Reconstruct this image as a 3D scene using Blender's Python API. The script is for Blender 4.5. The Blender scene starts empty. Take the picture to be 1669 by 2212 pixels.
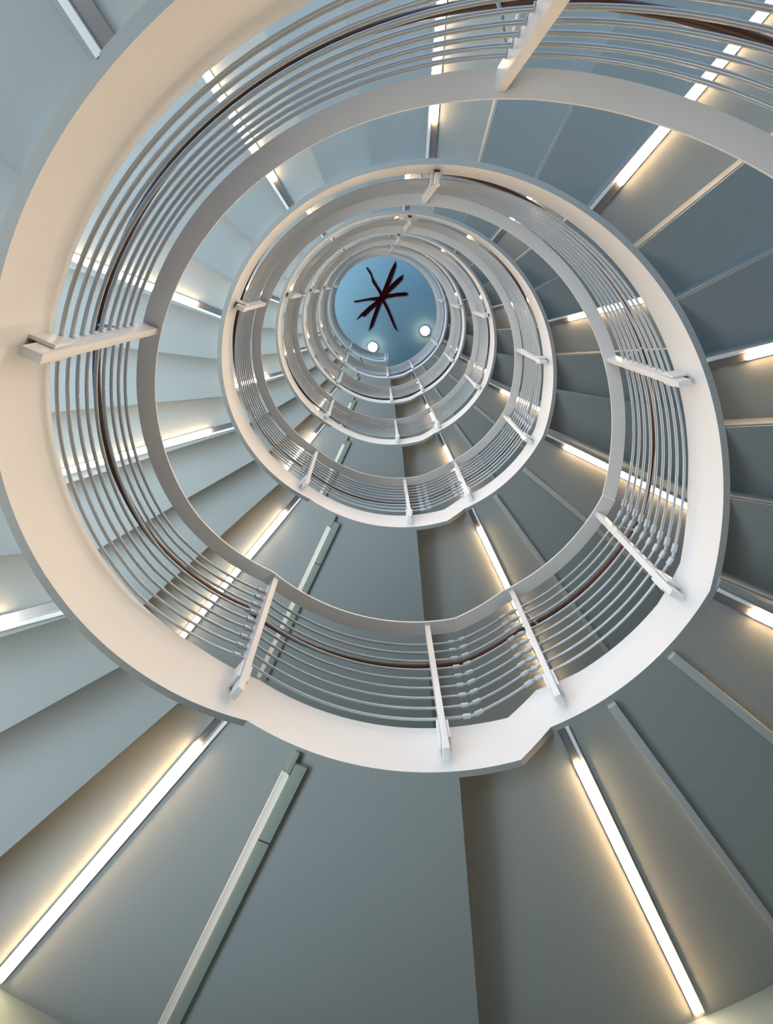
import bpy, bmesh, math
from mathutils import Vector, Matrix

SC = bpy.context.scene
COL = SC.collection
H = 3.75            # storey height in metres
ZC = 1.6            # eye height of the camera above the ground floor
PI = math.pi
SKY_AZ = 125.0; SKY_COL = (.80, 1.22, 1.80); GRD_FILL_AZ = 178.0; GRD_FILL_COL = (7.9, 8.3, 8.1); BLU_FILL_AZ = 125.0; BLU_FILL_COL = (.9, 2.5, 4.3)
WEST_FILL_AZ = 345.0; WEST_FILL_COL = (4.3, 3.95, 3.4)

# ------------------------------------------------------------------ stair geometry
RS = 0.3374; RSO = 0.3454; RR = 0.3111; RRO = 0.3318; RW = 0.87; RWALL = 0.787
Z0 = 0.8818; ST = 0.0448; T1, T2, T3, T4 = 234.32, 286.8, 294.16, 334.4
RISE0 = 337.0; R1 = 350.5; DT = 12.17; EDGE = 275.2
ROD_R = 0.3285; PR0 = .3150; PR1 = .3308

def zs(th):
    """underside of the inner stringer at cumulative angle th (units of H)"""
    n = math.floor((th - T1) / 360.0); t = th - 360 * n
    if t < T2: z = Z0
    elif t < T3: z = Z0 + ST * (t - T2) / (T3 - T2)
    elif t < T4: z = Z0 + ST
    else: z = Z0 + ST + (1 - ST) * (t - T4) / (T1 + 360 - T4)
    return z + n

def interp(x, tab):
    if x <= tab[0][0]: return tab[0][1]
    for (a, va), (b, vb) in zip(tab, tab[1:]):
        if x <= b: return va + (vb - va) * (x - a) / (b - a)
    return tab[-1][1]

TOPTAB = [(234.3, .102), (281, .099), (296, .094), (304, .087), (325, .086), (348, .118), (580, .119), (594.32, .102)]
def zstop(th):
    t = (th - 234.3) % 360 + 234.3
    return zs(th) + interp(t, TOPTAB)

RT = [(228.0, Z0 + .375), (280.8, Z0 + .376), (295.5, Z0 + ST + .379), (335.0, Z0 + ST + .386)]
RAMPD = [(335.0, .386), (350, .391), (410, .390), (440, .378), (562, .376), (588, .3985)]
def zrail(th):
    n = math.floor((th - 228.0) / 360.0); t = th - 360 * n
    if t <= 335.0: return interp(t, RT) + n
    return zs(t) + interp(t, RAMPD) + n

RODB = [(228.0, .104), (335, .106), (400, .108), (480, .110), (560, .109), (588, .104)]
RODS = [(228.0, .0283), (400, .0283), (470, .0262), (560, .0260), (588, .0283)]
def zrod(th, k):
    n = math.floor((th - 228.0) / 360.0); t = th - 360 * n
    b = interp(t, RODB); s = interp(t, RODS)
    if t <= 335.0:
        base = interp(t, [(228.0, Z0), (280.0, Z0), (294.5, Z0 + ST), (335.0, Z0 + ST)])
    else:
        base = interp(t, [(335.0, zs(335.0))] + [(a, zs(a)) for a in (350, 400, 450, 500, 562)] + [(588.0, Z0 + 1)])
    return base + n + b + s * k

def P(th, r, z):
    t = math.radians(th)
    return Vector((r * math.cos(t) * H, -r * math.sin(t) * H, z * H + ZC))

def radial(th):
    t = math.radians(th); return Vector((math.cos(t), -math.sin(t), 0))
def tang(th):
    t = math.radians(th); return Vector((-math.sin(t), -math.cos(t), 0))

# ------------------------------------------------------------------ materials
def mat(name, col, rough=.5, metal=0., noise=0., nscale=6., bump=0., emit=None, estr=0., spec=None):
    m = bpy.data.materials.new(name); m.use_nodes = True
    nt = m.node_tree; b = nt.nodes['Principled BSDF']
    b.inputs['Base Color'].default_value = (*col, 1)
    b.inputs['Roughness'].default_value = rough
    b.inputs['Metallic'].default_value = metal
    if spec is not None: b.inputs['Specular IOR Level'].default_value = spec
    if noise or bump:
        tc = nt.nodes.new('ShaderNodeTexCoord'); nz = nt.nodes.new('ShaderNodeTexNoise')
        nz.inputs['Scale'].default_value = nscale; nz.inputs['Detail'].default_value = 5
        nt.links.new(tc.outputs['Object'], nz.inputs['Vector'])
        if noise:
            r = nt.nodes.new('ShaderNodeMix'); r.data_type = 'RGBA'
            r.inputs[6].default_value = (*[c * (1 - noise) for c in col], 1)
            r.inputs[7].default_value = (*[min(1, c * (1 + noise)) for c in col], 1)
            nt.links.new(nz.outputs['Fac'], r.inputs[0]); nt.links.new(r.outputs[2], b.inputs['Base Color'])
            rr = nt.nodes.new('ShaderNodeMapRange')
            rr.inputs['To Min'].default_value = rough * .85; rr.inputs['To Max'].default_value = min(1, rough * 1.15)
            nt.links.new(nz.outputs['Fac'], rr.inputs['Value']); nt.links.new(rr.outputs['Result'], b.inputs['Roughness'])
        if bump:
            n2 = nt.nodes.new('ShaderNodeTexNoise'); n2.inputs['Scale'].default_value = 220
            nt.links.new(tc.outputs['Object'], n2.inputs['Vector'])
            bp = nt.nodes.new('ShaderNodeBump'); bp.inputs['Strength'].default_value = bump; bp.inputs['Distance'].default_value = .002
            nt.links.new(n2.outputs['Fac'], bp.inputs['Height']); nt.links.new(bp.outputs['Normal'], b.inputs['Normal'])
    if emit:
        b.inputs['Emission Color'].default_value = (*emit, 1); b.inputs['Emission Strength'].default_value = estr
    return m

M_STR = mat('stringer_satin_white', (.80, .79, .77), .38, 0, .03, 3)
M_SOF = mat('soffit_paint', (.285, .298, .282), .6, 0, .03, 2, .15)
M_TRD = mat('tread_top_grey', (.085, .085, .083), .7, 0, .05, 3)
M_RIB_LIT = mat('rib_paint_lit', (.42, .43, .41), .5, 0, .03, 3)  # soffit paint made lighter; the ribs' lit look is put into the colour
M_OUT = mat('outer_paint', (.7, .72, .72), .6)
M_RAIL = mat('rail_satin_grey', (.88, .86, .83), .42, 0, .03, 4)
M_ROD = mat('rod_satin_grey', (.52, .55, .57), .30, .3, .03, 8)
M_SLV = mat('sleeve_satin_grey', (.58, .61, .63), .35, .2)
M_POST = mat('post_satin_white', (.82, .81, .79), .35, 0, .02, 6)
M_BRK = mat('bracket_satin_white', (.80, .80, .79), .35)
M_ALU = mat('aluminium', (.45, .45, .46), .25, .9)
M_LED = mat('led_diffuser', (.9, .85, .75), .4, emit=(1.0, .65, .34), estr=112)
M_TRK = mat('trunking_grey', (.26, .29, .24), .45, 0, .03, 5)
M_COVE = mat('trunking_pale', (.45, .45, .41), .4)
M_FLOOR = mat('floor_stone', (.15, .15, .145), .5, 0, .08, 3)
M_DARK = mat('dark_gap', (.02, .025, .02), .6)
M_WALL = mat('wall_plaster', (.17, .24, .27), .8, 0, .04, 1.5, .2)
M_CEIL = mat('ceiling_blue_grey', (.18, .30, .36), .7, 0, .02, 1.5)
M_STAR = mat('dark_red_paint', (.022, .001, .0015), .9, spec=.05)
M_LAMP = mat('lamp_lens', (.9, .85, .75), .3, emit=(1.0, .78, .5), estr=45)
M_LAMPB = mat('lamp_body', (.7, .7, .7), .4)

M_WOOD = bpy.data.materials.new('handrail_wood'); M_WOOD.use_nodes = True
_nt = M_WOOD.node_tree; _b = _nt.nodes['Principled BSDF']; _b.inputs['Roughness'].default_value = .35
_tc = _nt.nodes.new('ShaderNodeTexCoord'); _w = _nt.nodes.new('ShaderNodeTexNoise'); _w.inputs['Scale'].default_value = 14; _w.inputs['Detail'].default_value = 8
_cr = _nt.nodes.new('ShaderNodeValToRGB'); _cr.color_ramp.elements[0].color = (.055, .020, .009, 1); _cr.color_ramp.elements[1].color = (.16, .065, .026, 1)
_nt.links.new(_tc.outputs['Object'], _w.inputs['Vector']); _nt.links.new(_w.outputs['Fac'], _cr.inputs['Fac']); _nt.links.new(_cr.outputs['Color'], _b.inputs['Base Color'])

# ------------------------------------------------------------------ mesh helpers
def build(name, bm, m, parent=None, angle=35, smooth=True, top=None, under=None):
    bmesh.ops.recalc_face_normals(bm, faces=bm.faces)
    if smooth:
        a = math.radians(angle)
        for f in bm.faces: f.smooth = True
        for e in bm.edges:
            if len(e.link_faces) != 2 or e.calc_face_angle(0) > a: e.smooth = False
    me = bpy.data.meshes.new(name); bm.to_mesh(me); bm.free()
    me.materials.append(m)
    if under is not None:
        me.materials.append(under)
        for p_ in me.polygons:
            if p_.normal.z < -.5: p_.material_index = 1
    if top is not None:
        me.materials.append(top)
        for p_ in me.polygons:
            if p_.normal.z > .9: p_.material_index = 1
    o = bpy.data.objects.new(name, me); COL.objects.link(o)
    if parent is not None:
        o.parent = parent; o.matrix_parent_inverse = Matrix.Translation(-parent.location)
    return o

def empty(name, loc, label, cat, group=None):
    o = bpy.data.objects.new(name, None); COL.objects.link(o); o.location = loc
    o.empty_display_size = .2
    tag(o, label, cat, group); return o

def tag(o, label, cat, group=None, kind=None):
    if label: o['label'] = label
    if cat: o['category'] = cat
    if group: o['group'] = group
    if kind: o['kind'] = kind
    return o

def sweep(bm, rings):
    """rings: list of equal-length closed loops of Vectors; capped at both ends"""
    vs = [[bm.verts.new(p) for p in r] for r in rings]
    n = len(vs[0])
    for a, b in zip(vs, vs[1:]):
        for i in range(n):
            bm.faces.new((a[i], a[(i + 1) % n], b[(i + 1) % n], b[i]))
    bm.faces.new(vs[0]); bm.faces.new(list(reversed(vs[-1])))

def box(bm, c, ax, ay, az, hx, hy, hz, bev=0.):
    b2 = bmesh.new(); bmesh.ops.create_cube(b2, size=2)
    if bev:
        for v in b2.verts: v.co = Vector((v.co.x * hx, v.co.y * hy, v.co.z * hz))
        bmesh.ops.bevel(b2, geom=list(b2.edges), offset=bev, segments=2, affect='EDGES', profile=.7)
        for v in b2.verts: v.co = c + ax * v.co.x + ay * v.co.y + az * v.co.z
    else:
        for v in b2.verts: v.co = c + ax * (v.co.x * hx) + ay * (v.co.y * hy) + az * (v.co.z * hz)
    tmp = bpy.data.meshes.new('t'); b2.to_mesh(tmp); b2.free(); bm.from_mesh(tmp); bpy.data.meshes.remove(tmp)

UP = Vector((0, 0, 1))
def tube(bm, pts, r, sides=10):
    rings = []
    for i, p in enumerate(pts):
        d = (pts[min(i + 1, len(pts) - 1)] - pts[max(i - 1, 0)]).normalized()
        s = d.cross(UP).normalized(); u = s.cross(d)
        rings.append([p + s * (r * math.cos(2 * PI * k / sides)) + u * (r * math.sin(2 * PI * k / sides)) for k in range(sides)])
    sweep(bm, rings)

def arange(a, b, st, extra=()):
    n = max(1, int(round((b - a) / st)))
    L = [a + (b - a) * i / n for i in range(n + 1)] + [e for e in extra if a < e < b]
    return sorted(set(round(x, 4) for x in L))

def sector(bm, a, b, r0, r1, zb, zt, st=2.5):
    """horizontal slab between two angles"""
    rings = []
    for th in arange(a, b, st):
        rings.append([P(th, r0, zb), P(th, r1, zb), P(th, r1, zt), P(th, r0, zt)])
    sweep(bm, rings)

# ------------------------------------------------------------------ one turn of stairs
TURN = ['lowest', 'second', 'third', 'fourth', 'fifth', 'topmost']
SLAB = .010

def flight(k):
    """from the single riser at the edge of landing k to the end of landing k+1"""
    i = k + 1; off = 360 * k
    a0 = (RISE0 if k < 0 else EDGE) + off; a1 = EDGE + 360 + off
    E = empty('stair_flight', P(a0, (RS + RW) / 2, zs(a0)),
              {0: 'lowest turn of the pale spiral stairs, its underside crossing the left edge',
               1: 'second turn of the pale spiral stairs, its broad underside filling bottom right',
               2: 'third turn of the pale spiral stairs, seen inside the largest balustrade ring',
               3: 'fourth turn of the pale spiral stairs, a narrow band around the small rings',
               4: 'fifth turn of the pale spiral stairs, a thin sliver near the centre',
               5: 'topmost turn of the pale spiral stairs, right below the blue ceiling'}[i],
              'staircase', 'turns of the spiral staircase')
    kinks = [t + 360 * n for t in (T1, T2, T3, T4, 281, 296, 304, 325, 348, 580) for n in range(k - 1, k + 3)]
    # inner stringer
    bm = bmesh.new(); rings = []
    for th in arange(a0, a1, 2.0, kinks):
        zb, zt = zs(th), zstop(th)
        rings.append([P(th, RS, zb), P(th, RSO, zb), P(th, RSO, zt), P(th, RS, zt)])
    sweep(bm, rings)
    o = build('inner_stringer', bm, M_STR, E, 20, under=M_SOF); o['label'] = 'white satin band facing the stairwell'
    bm = bmesh.new(); rings = []
    for th in arange(a0, a1, 4.0, kinks):
        zb, zt = zs(th) - .004, zstop(th)
        rings.append([P(th, RW - .012, zb), P(th, RW - .002, zb), P(th, RW - .002, zt), P(th, RW - .012, zt)])
    sweep(bm, rings)
    build('outer_stringer', bm, M_OUT, E, 20)
    r0, r1 = RSO - .0025, RW - .010
    zf = Z0 + ST + k
    # lower quarter landing with its flat soffit
    if k >= 0:
        bm = bmesh.new(); sector(bm, EDGE + off, RISE0 + off, r0, r1, zf + .0003, zf + SLAB)
        # riser at the edge of the previous landing
        q = bmesh.new()
        box(bm, (P(EDGE + off, (r0 + r1) / 2, zf - ST / 2 + SLAB / 2)), radial(EDGE + off), tang(EDGE + off), UP,
            (r1 - r0) / 2 * H, .002 * H, (ST - SLAB) / 2 * H + .001)
        q.free()
        build('quarter_landing', bm, M_SOF, E, top=M_TRD)
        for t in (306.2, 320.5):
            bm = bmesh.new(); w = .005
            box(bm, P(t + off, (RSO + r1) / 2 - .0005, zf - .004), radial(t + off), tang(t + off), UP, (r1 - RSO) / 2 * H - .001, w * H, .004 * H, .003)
            build('soffit_rib', bm, M_RIB_LIT, E)
    # the lowest flight also carries the landing it starts from
    if k < 0:
        bm = bmesh.new(); sector(bm, T1 + off, EDGE + off, r0, r1, Z0 + k, Z0 + k + SLAB); build('landing', bm, M_SOF, E, top=M_TRD)
        bm = bmesh.new(); sector(bm, EDGE + off, RISE0 + off, r0, r1, zf, zf + SLAB); build('quarter_landing', bm, M_SOF, E, top=M_TRD)
    # steps
    edges = [RISE0] + [R1 + DT * j for j in range(21)]
    for j in range(21):
        ta, tb = edges[j] + off, edges[j + 1] + off
        zt_ = zs(edges[j + 1] - .05) + k if j < 20 else Z0 + 1.0 + k
        zp = zf if j == 0 else zs(edges[j] - .05) + k
        bm = bmesh.new()
        sector(bm, ta, tb, r0, r1, zt_ + .0003, zt_ + SLAB)
        box(bm, P(ta, (r0 + r1) / 2, (zp + zt_) / 2 + SLAB / 2), radial(ta), tang(ta), UP, (r1 - r0) / 2 * H, .0018 * H, max(.001, (zt_ - zp) / 2) * H)
        build('step', bm, M_SOF, E, top=M_TRD)
    bm = bmesh.new(); sector(bm, edges[21] + off, EDGE + 360 + off, r0, r1, Z0 + k + 1.0003, Z0 + k + 1 + SLAB)
    o = build('landing', bm, M_SOF, E, top=M_TRD)
    return E

POSTS = [('B', 298.0, .019), ('C', 329.8, .030), ('D', 10.6 + 360, .038), ('E', 84.4 + 360, .032), ('F', 155.7 + 360, .034), ('G', 229.8 + 360, .025), ('A', 273.2 + 360, .012)]

def post(E, th, zb, k_turn):
    R, T = radial(th), tang(th)
    b = zs(th) + zb; t = zrail(th) + .0005
    rc, hr = (PR0 + PR1) / 2, (PR1 - PR0) / 2
    bm = bmesh.new()
    box(bm, P(th, rc, (b + t) / 2), R, T, UP, hr * H, .0037 * H, (t - b) / 2 * H, .0015)
    p = build('post', bm, M_POST, E, 30)
    if k_turn <= 1:      # rings where the nine rods enter the post, visible on the two nearest turns
        for k in range(9):
            z = zrod(th, k)
            for s in (-1, 1):
                bm = bmesh.new(); c = P(th, ROD_R, z) + T * (s * .0042 * H)
                bmesh.ops.create_cone(bm, cap_ends=True, segments=16, radius1=.0031 * H, radius2=.0029 * H, depth=.0010 * H)
                bm.transform(Matrix.Translation(c) @ T.to_track_quat('Z', 'Y').to_matrix().to_4x4())
                build('rod_collar', bm, M_SLV, p, 30)
    for s in (-1, 1):
        bm = bmesh.new()
        box(bm, P(th, (.3180 + RS + .001) / 2, b + .050) + T * (s * .0056 * H), R, T, UP, (RS + .001 - .3180) / 2 * H, .0015 * H, .0205 * H, .0008)
        build('bracket_plate', bm, M_BRK, p, 30)
    # short spacer block that ties the post to the stringer between the plates
    bm = bmesh.new()
    box(bm, P(th, (PR1 + RS) / 2, b + .055), R, T, UP, (RS - PR1) / 2 * H + .002, .0040 * H, .006 * H)
    build('spacer_block', bm, M_BRK, p, 30)
    return p

JOINTS = (280.0, 294.5, 335.0, 588.8)
def rodpath(a, b, k, r=ROD_R):
    ks = [t + 360 * n for t in (228.0, 280.0, 294.5, 335.0) for n in range(-2, 7)]
    return [P(th, r, zrod(th, k)) for th in arange(a, b, 2.5, ks)]

def balustrade(k):
    i = k + 1; off = 360 * k
    a0 = (RISE0 if k < 0 else 273.2) + off; a1 = 273.2 + 360 + off
    E = empty('balustrade', P(a0, RS, zs(a0)),
              {0: 'outermost curved rod balustrade, sweeping from the top edge down the left side',
               1: 'second curved rod balustrade, from the bottom centre round the right side',
               2: 'third curved rod balustrade inward, its lowest post near the photo centre',
               3: 'fourth curved rod balustrade inward, around the small rings',
               4: 'fifth curved rod balustrade inward, close to the blue ceiling disc',
               5: 'smallest innermost rod balustrade, bordering the blue ceiling disc'}[i],
              'balustrade', 'balustrades around the stairwell')
    kinks = [t + 360 * n for t in (228.0, 280.8, 295.5, 335.0, 350, 410, 440, 562) for n in range(k - 1, k + 3)]
    bm = bmesh.new(); rings = []
    for th in arange(a0, a1, 2.0, kinks):
        z = zrail(th)
        rings.append([P(th, RR, z), P(th, RRO, z), P(th, RRO, z + .0042), P(th, RR, z + .0042)])
    sweep(bm, rings)
    o = build('top_rail', bm, M_RAIL, E, 20); o['label'] = 'wide flat rail capping the posts'
    for q in range(9):
        bm = bmesh.new(); tube(bm, rodpath(a0, a1, q), .0019 * H, 12 if k < 2 else 8)
        rod = build('rod', bm, M_ROD, E, 50)
        if k <= 1:
            for jt in JOINTS:
                jj = jt + off
                if jj < a0 + 1: continue
                for s in (-1, 1):
                    bm = bmesh.new()
                    ta, tb = jj + s * .55, jj + s * 2.1
                    pts = [P(t, ROD_R, zrod(t, q)) for t in (min(ta, tb), max(ta, tb))]
                    d = (pts[1] - pts[0]).normalized()
                    tube(bm, [pts[0], pts[1]], .0033 * H, 14)
                    build('sleeve', bm, M_SLV, rod, 40)
    for n, t, zb in POSTS:
        th = t + off
        if n == 'D' and k == 0: th = t
        if n == 'D' and k == 1: th = 720.0
        if th < a0 + 5: continue
        post(E, th, zb, k)
    # wooden handrail on the stair side
    bm = bmesh.new(); pts = []
    for th in arange(a0, a1, 3.0, kinks):
        pts.append(P(th, .364, zrail(th) - .041))
    tube(bm, pts, .0042 * H, 14)
    hr = build('handrail', bm, M_WOOD, E, 50); hr['label'] = 'dark brown wooden handrail behind the rods'
    for n, t, zb in POSTS:
        th = t + off + 2.0
        if th < a0 + 5 or th > a1: continue
        z = zrail(th) - .041; bm = bmesh.new()
        tube(bm, [P(th - 1.6, PR1 - .001, z - .012), P(th - .5, .354, z - .012), P(th, .364, z - .004)], .0016 * H, 8)
        build('handrail_bracket', bm, M_SLV, hr, 50)
    if k == 4:   # end frame closing the balustrade at the top landing
        bm = bmesh.new(); th = a1 + 2.6; b = zs(th)
        box(bm, P(th, .3215, b + .20), radial(th), tang(th), UP, .0103 * H, .0025 * H, .182 * H, .001)
        build('end_post', bm, M_POST, E, 30)
    return E

# ------------------------------------------------------------------ LED strips
# name, angle, where it is seen
LEDS = [('L1', 295.8, 'bottom right, beside the landing'), ('L2', 334.1, 'lower right'), ('L3', 373.9, 'right, above the middle'),
        ('L4', 410.0, 'upper right'), ('L5', 446.4, 'top, near the middle'), ('L6', 482.6, 'upper left'),
        ('L7', 519.0, 'left, above the middle'), ('L8', 555.3, 'left, below the middle'), ('L9', 590.2, 'bottom left, beside the trunking')]
def soffit_z(th, k):
    t = th
    if t < RISE0: return Z0 + ST + k
    j = 0
    edges = [RISE0] + [R1 + DT * q for q in range(21)]
    for j in range(21):
        if edges[j] <= t < edges[j + 1] and j < 20: return zs(edges[j + 1] - .05) + k
    return Z0 + k + 1

def led(k, n, t, where):
    th = t + 360 * k; z = soffit_z(t, k); i = k + 1
    R, T = radial(th), tang(th)
    E = empty('led_strip_light', P(th, .56, z), 'warm white LED strip under the %s turn of stairs, %s' % (TURN[i], where),
              'strip light', 'LED strips under the steps')
    bm = bmesh.new(); ra, rb = RSO - .001, (.779 if k == 0 and n in ('L1',) or k == -1 and n == 'L9' else .855)
    # U shaped aluminium channel
    w = .0048; d = .0026
    rings = []
    for r in (ra, rb):
        c = P(th, r, z)
        prof = [(-w, 0), (-w, -d), (-w + .0007, -d), (-w + .0007, -.0008), (w - .0007, -.0008), (w - .0007, -d), (w, -d), (w, 0)]
        rings.append([c + T * (x * H) + UP * (y * H) for x, y in prof])
    sweep(bm, rings); build('channel', bm, M_ALU, E, 20)
    bm = bmesh.new(); rings = []
    for r in (.392, rb - .004):
        c = P(th, r, z); m = 8
        prof = [((w - .0003) * math.cos(PI * q / m), -d - .0002 - .0028 * math.sin(PI * q / m)) for q in range(m + 1)]
        rings.append([c + T * (x * H) + UP * (y * H) for x, y in prof])
    sweep(bm, rings); o = build('diffuser', bm, M_LED, E, 50); o['label'] = 'glowing warm white diffuser'
    bm = bmesh.new()
    box(bm, P(th, (ra + rb) / 2, z - .0012) + T * (.0066 * H), R, T, UP, (rb - ra) / 2 * H, .0023 * H, .0012 * H, .001)
    build('mounting_rail', bm, M_STR, E, 20)

def trunking(k):
    th = 245.9 + 360 * k; z = Z0 + k; i = k
    # direction measured between the two ends of the run
    a = Vector((-.1354 * H, .3157 * H, 0)); b = Vector((-.3112 * H, .6900 * H, 0))
    d = (b - a).normalized(); s = Vector((d.y, -d.x, 0))
    if s.dot(tang(th)) < 0: s = -s
    base = Vector((0, 0, z * H + ZC))
    W = ['longest one, at the bottom left', 'second longest, inside the largest ring', 'third one inward', 'fourth one inward', 'fifth one inward', 'topmost one right under the ceiling']
    E = empty('cable_trunking', base + (a + b) / 2, 'grey-green cable trunking under the landing, %s' % W[i], 'cable trunking', 'cable trunking under the landings')
    L = (b - a).length
    bm = bmesh.new(); box(bm, base + a + d * (L / 2 + .02) + UP * (-.0035 * H), d, s, UP, L / 2 - .02, .0066 * H, .0035 * H, .002)
    build('trunking_body', bm, M_TRK, E, 30)
    bm = bmesh.new(); rings = []
    for p in (a + d * .10, b):
        c = base + p
        rings.append([c + s * (x * H) + UP * (y * H) for x, y in ((-.0160, -.0002), (-.0150, -.0012), (-.011, -.0022), (-.0070, -.0050), (-.0066, 0))])
    sweep(bm, rings); build('side_cove', bm, M_COVE, E, 30)
    bm = bmesh.new(); box(bm, base + a + d * .045 - s * (.0098 * H) - UP * (.0022 * H), d, s, UP, .05, .0026 * H, .0022 * H, .001)
    build('end_block', bm, M_TRK, E, 30)
    bm = bmesh.new(); box(bm, base + a + d * .05 - s * (.0068 * H) - UP * (.0026 * H), d, s, UP, .055, .0006 * H, .0030 * H)
    build('dark_slot', bm, M_DARK, E, 30)
    bm = bmesh.new(); box(bm, base + a + d * .42 - UP * (.0070 * H), d, s, UP, .003, .0067 * H, .0003 * H)
    build('cover_joint', bm, M_DARK, E, 30)

for k in range(-1, 5):
    flight(k); balustrade(k)
for k in range(0, 6): trunking(k)
for k in range(-1, 5):
    for n, t, w in LEDS:
        if k == -1 and n in ('L1',): continue
        led(k, n, t, w)

# ------------------------------------------------------------------ setting: outer walls and ceiling
def wall(name, a, b, z0, z1, rw):
    bm = bmesh.new(); rings = []
    for th in arange(a, b, 3.0):
        t_ = .04 if rw == RW else RW - RWALL - .015
        rings.append([P(th, rw, z0), P(th, rw + t_, z0), P(th, rw + t_, z1), P(th, rw, z1)])
    sweep(bm, rings); o = build(name, bm, M_WALL, None, 20); o['kind'] = 'structure'; return o
wall('wall_front', 215, 345, -.427, 6.8, RW)
wall('wall_lower', 229, 332, -.427, .9300, RWALL)
# ground floor the photographer stands on
bm = bmesh.new(); bmesh.ops.create_circle(bm, cap_ends=True, segments=96, radius=1.08 * H)
r = bmesh.ops.extrude_face_region(bm, geom=list(bm.faces))
for v in r['geom']:
    if isinstance(v, bmesh.types.BMVert): v.co.z -= .2
o = build('floor', bm, M_FLOOR, None, 20); o['kind'] = 'structure'

ZCEIL = 6.72
bm = bmesh.new()
bmesh.ops.create_circle(bm, cap_ends=True, segments=96, radius=1.25 * H)
r = bmesh.ops.extrude_face_region(bm, geom=list(bm.faces))
for v in r['geom']:
    if isinstance(v, bmesh.types.BMVert): v.co.z += .2
for v in bm.verts: v.co.z += ZCEIL * H + ZC
o = build('ceiling', bm, M_CEIL, None, 20); o['kind'] = 'structure'

# painted star on the ceiling (outline measured on the ceiling plane)
STAR = [(938,390),(946,432),(915,520),(893,575),(866,636),(905,592),(955,548),(1008,510),(1003,552),(965,590),(930,625),(880,668),(866,688),(940,676),(1035,668),(1060,684),(1030,700),(940,706),(852,724),(836,735),(868,795),(905,880),(962,1028),(925,985),(885,890),(850,815),(815,752),(800,790),(765,880),(730,975),(690,1020),(712,935),(745,840),(765,785),(700,840),(655,888),(625,884),(575,915),(620,862),(690,798),(760,745),(700,740),(620,752),(565,760),(550,748),(620,736),(710,718),(790,708),(795,690),(760,630),(725,580),(712,520),(690,485),(668,448),(680,445),(712,485),(735,545),(775,610),(815,668),(850,580),(890,480)]
CX, CY = .0075, .0555        # centre of the star on the ceiling, plan units
S = ZCEIL / 1955. / 4.392 * .995
bm = bmesh.new()
vs = [bm.verts.new(Vector(((CX + (x - 820) * S) * H, -(CY - (y - 705) * S) * H, ZCEIL * H + ZC - .004))) for x, y in STAR]
f = bm.faces.new(vs)
r = bmesh.ops.extrude_face_region(bm, geom=[f])
for v in r['geom']:
    if isinstance(v, bmesh.types.BMVert): v.co.z -= .03
bmesh.ops.triangulate(bm, faces=[q for q in bm.faces if len(q.verts) > 4])
o = build('painted_star', bm, M_STAR, None, smooth=False)
tag(o, 'dark red star of eight rough brush strokes on the blue ceiling', 'wall art')

def lamp(th, r, label):
    c = P(th, r, ZCEIL)
    E = empty('ceiling_lamp', c, label, 'ceiling lamp', 'round lamps on the ceiling')
    bm = bmesh.new(); bmesh.ops.create_cone(bm, cap_ends=True, segments=32, radius1=.13, radius2=.15, depth=.06)
    for v in bm.verts: v.co += c - Vector((0, 0, .03))
    build('lamp_base', bm, M_LAMPB, E, 30)
    bm = bmesh.new(); bmesh.ops.create_uvsphere(bm, u_segments=24, v_segments=12, radius=.12)
    for v in bm.verts: v.co = Vector((v.co.x, v.co.y, v.co.z * .7)) + c - Vector((0, 0, .07))
    o = build('lamp_globe', bm, M_LAMP, E, 60); o['label'] = 'glowing warm white globe'
lamp(258.3, .313, 'glowing round lamp on the blue ceiling, directly below the red star')
lamp(329.1, .370, 'glowing round lamp on the blue ceiling, to the lower right of the red star')

# ------------------------------------------------------------------ daylight and added fill
# open sides: sky towards one side, fill lobes added from below and opposite
W = bpy.data.worlds.new('daylight'); SC.world = W; W.use_nodes = True
nt = W.node_tree; bg = nt.nodes['Background']
def mth(op, a, b=None):
    n = nt.nodes.new('ShaderNodeMath'); n.operation = op
    for i_, v_ in enumerate((a, b)):
        if v_ is None: continue
        if hasattr(v_, 'links'): nt.links.new(v_, n.inputs[i_])
        else: n.inputs[i_].default_value = v_
    return n.outputs[0]
def mrange(v, a, b, c=0., d=1.):
    n = nt.nodes.new('ShaderNodeMapRange'); n.interpolation_type = 'SMOOTHSTEP'
    for nm, x_ in (('From Min', a), ('From Max', b), ('To Min', c), ('To Max', d)): n.inputs[nm].default_value = x_
    nt.links.new(v, n.inputs['Value']); return n.outputs[0]
def dot(az):
    L = radial(az); n = nt.nodes.new('ShaderNodeVectorMath'); n.operation = 'DOT_PRODUCT'; n.inputs[1].default_value = (L.x, L.y, 0)
    nt.links.new(tc.outputs['Generated'], n.inputs[0]); return n.outputs['Value']
def cmul(f, c):
    n = nt.nodes.new('ShaderNodeMix'); n.data_type = 'RGBA'; n.inputs[6].default_value = (0, 0, 0, 1); n.inputs[7].default_value = (*c, 1)
    nt.links.new(f, n.inputs[0]); return n.outputs[2]
def cadd(a, b):
    n = nt.nodes.new('ShaderNodeMix'); n.data_type = 'RGBA'; n.blend_type = 'ADD'; n.inputs[0].default_value = 1
    nt.links.new(a, n.inputs[6]); nt.links.new(b, n.inputs[7]); return n.outputs[2]
tc = nt.nodes.new('ShaderNodeTexCoord')
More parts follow.
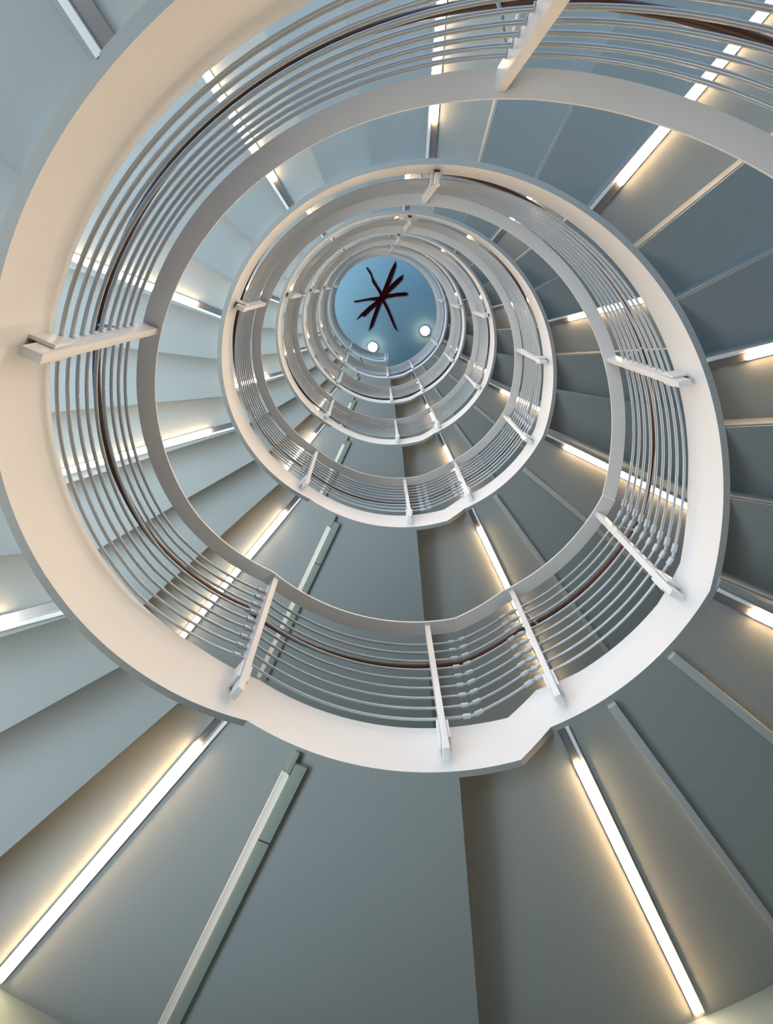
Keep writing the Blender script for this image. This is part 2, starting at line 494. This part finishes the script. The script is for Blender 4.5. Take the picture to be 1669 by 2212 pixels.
sp = nt.nodes.new('ShaderNodeSeparateXYZ'); nt.links.new(tc.outputs['Generated'], sp.inputs[0])
above = mrange(sp.outputs['Z'], -.35, .05)
below = mrange(sp.outputs['Z'], -.65, -.45, 1., 0.)
high = mrange(sp.outputs['Z'], -.1, .1)
c1 = cmul(mth('MULTIPLY', mrange(dot(SKY_AZ), -.2, .9), above), SKY_COL)
c2 = cmul(mth('MULTIPLY', mrange(dot(GRD_FILL_AZ), .15, .5), below), GRD_FILL_COL)  # fill lobe from below, shaped to brighten the left soffits
c4 = cmul(mth('MULTIPLY', mrange(dot(BLU_FILL_AZ), .15, .5), below), BLU_FILL_COL)  # blue fill lobe from below, added to tint the upper left soffits
c3 = cmul(mth('MULTIPLY', mrange(dot(WEST_FILL_AZ), .2, .8), high), WEST_FILL_COL)  # warm fill lobe, added to brighten the left stringer faces
nt.links.new(cadd(cadd(c1, c2), cadd(c3, c4)), bg.inputs['Color'])
bg.inputs['Strength'].default_value = 1.0

# ------------------------------------------------------------------ camera
F = 1954.8; V = (805.2, 600.3); C0 = (834.5, 1106.)
up = Vector((V[0] - C0[0], V[1] - C0[1], F)).normalized()      # zenith in camera axes (x right, y down, z forward)
exv = Vector((1, 0, 0)); exv = (exv - up * exv.dot(up)).normalized()
eyv = exv.cross(up)
if eyv.y > 0: eyv = -eyv
right = Vector((exv.x, -eyv.x, up.x)); down = Vector((exv.y, -eyv.y, up.y)); fwd = Vector((exv.z, -eyv.z, up.z))
cam = bpy.data.cameras.new('camera'); co = bpy.data.objects.new('camera', cam); COL.objects.link(co)
cam.sensor_fit = 'HORIZONTAL'; cam.sensor_width = 36; cam.lens = F / 1669 * 36; cam.clip_start = .05; cam.clip_end = 200
Rm = Matrix((right, -down, -fwd)).transposed()
co.matrix_world = Matrix.Translation(Vector((-.061 * H, -.1837 * H, ZC))) @ Rm.to_4x4()
SC.camera = co

SC.view_settings.view_transform = 'Standard'; SC.view_settings.look = 'None'
SC.view_settings.gamma = 1; SC.view_settings.use_curve_mapping = False
SC.view_settings.exposure = -0.25
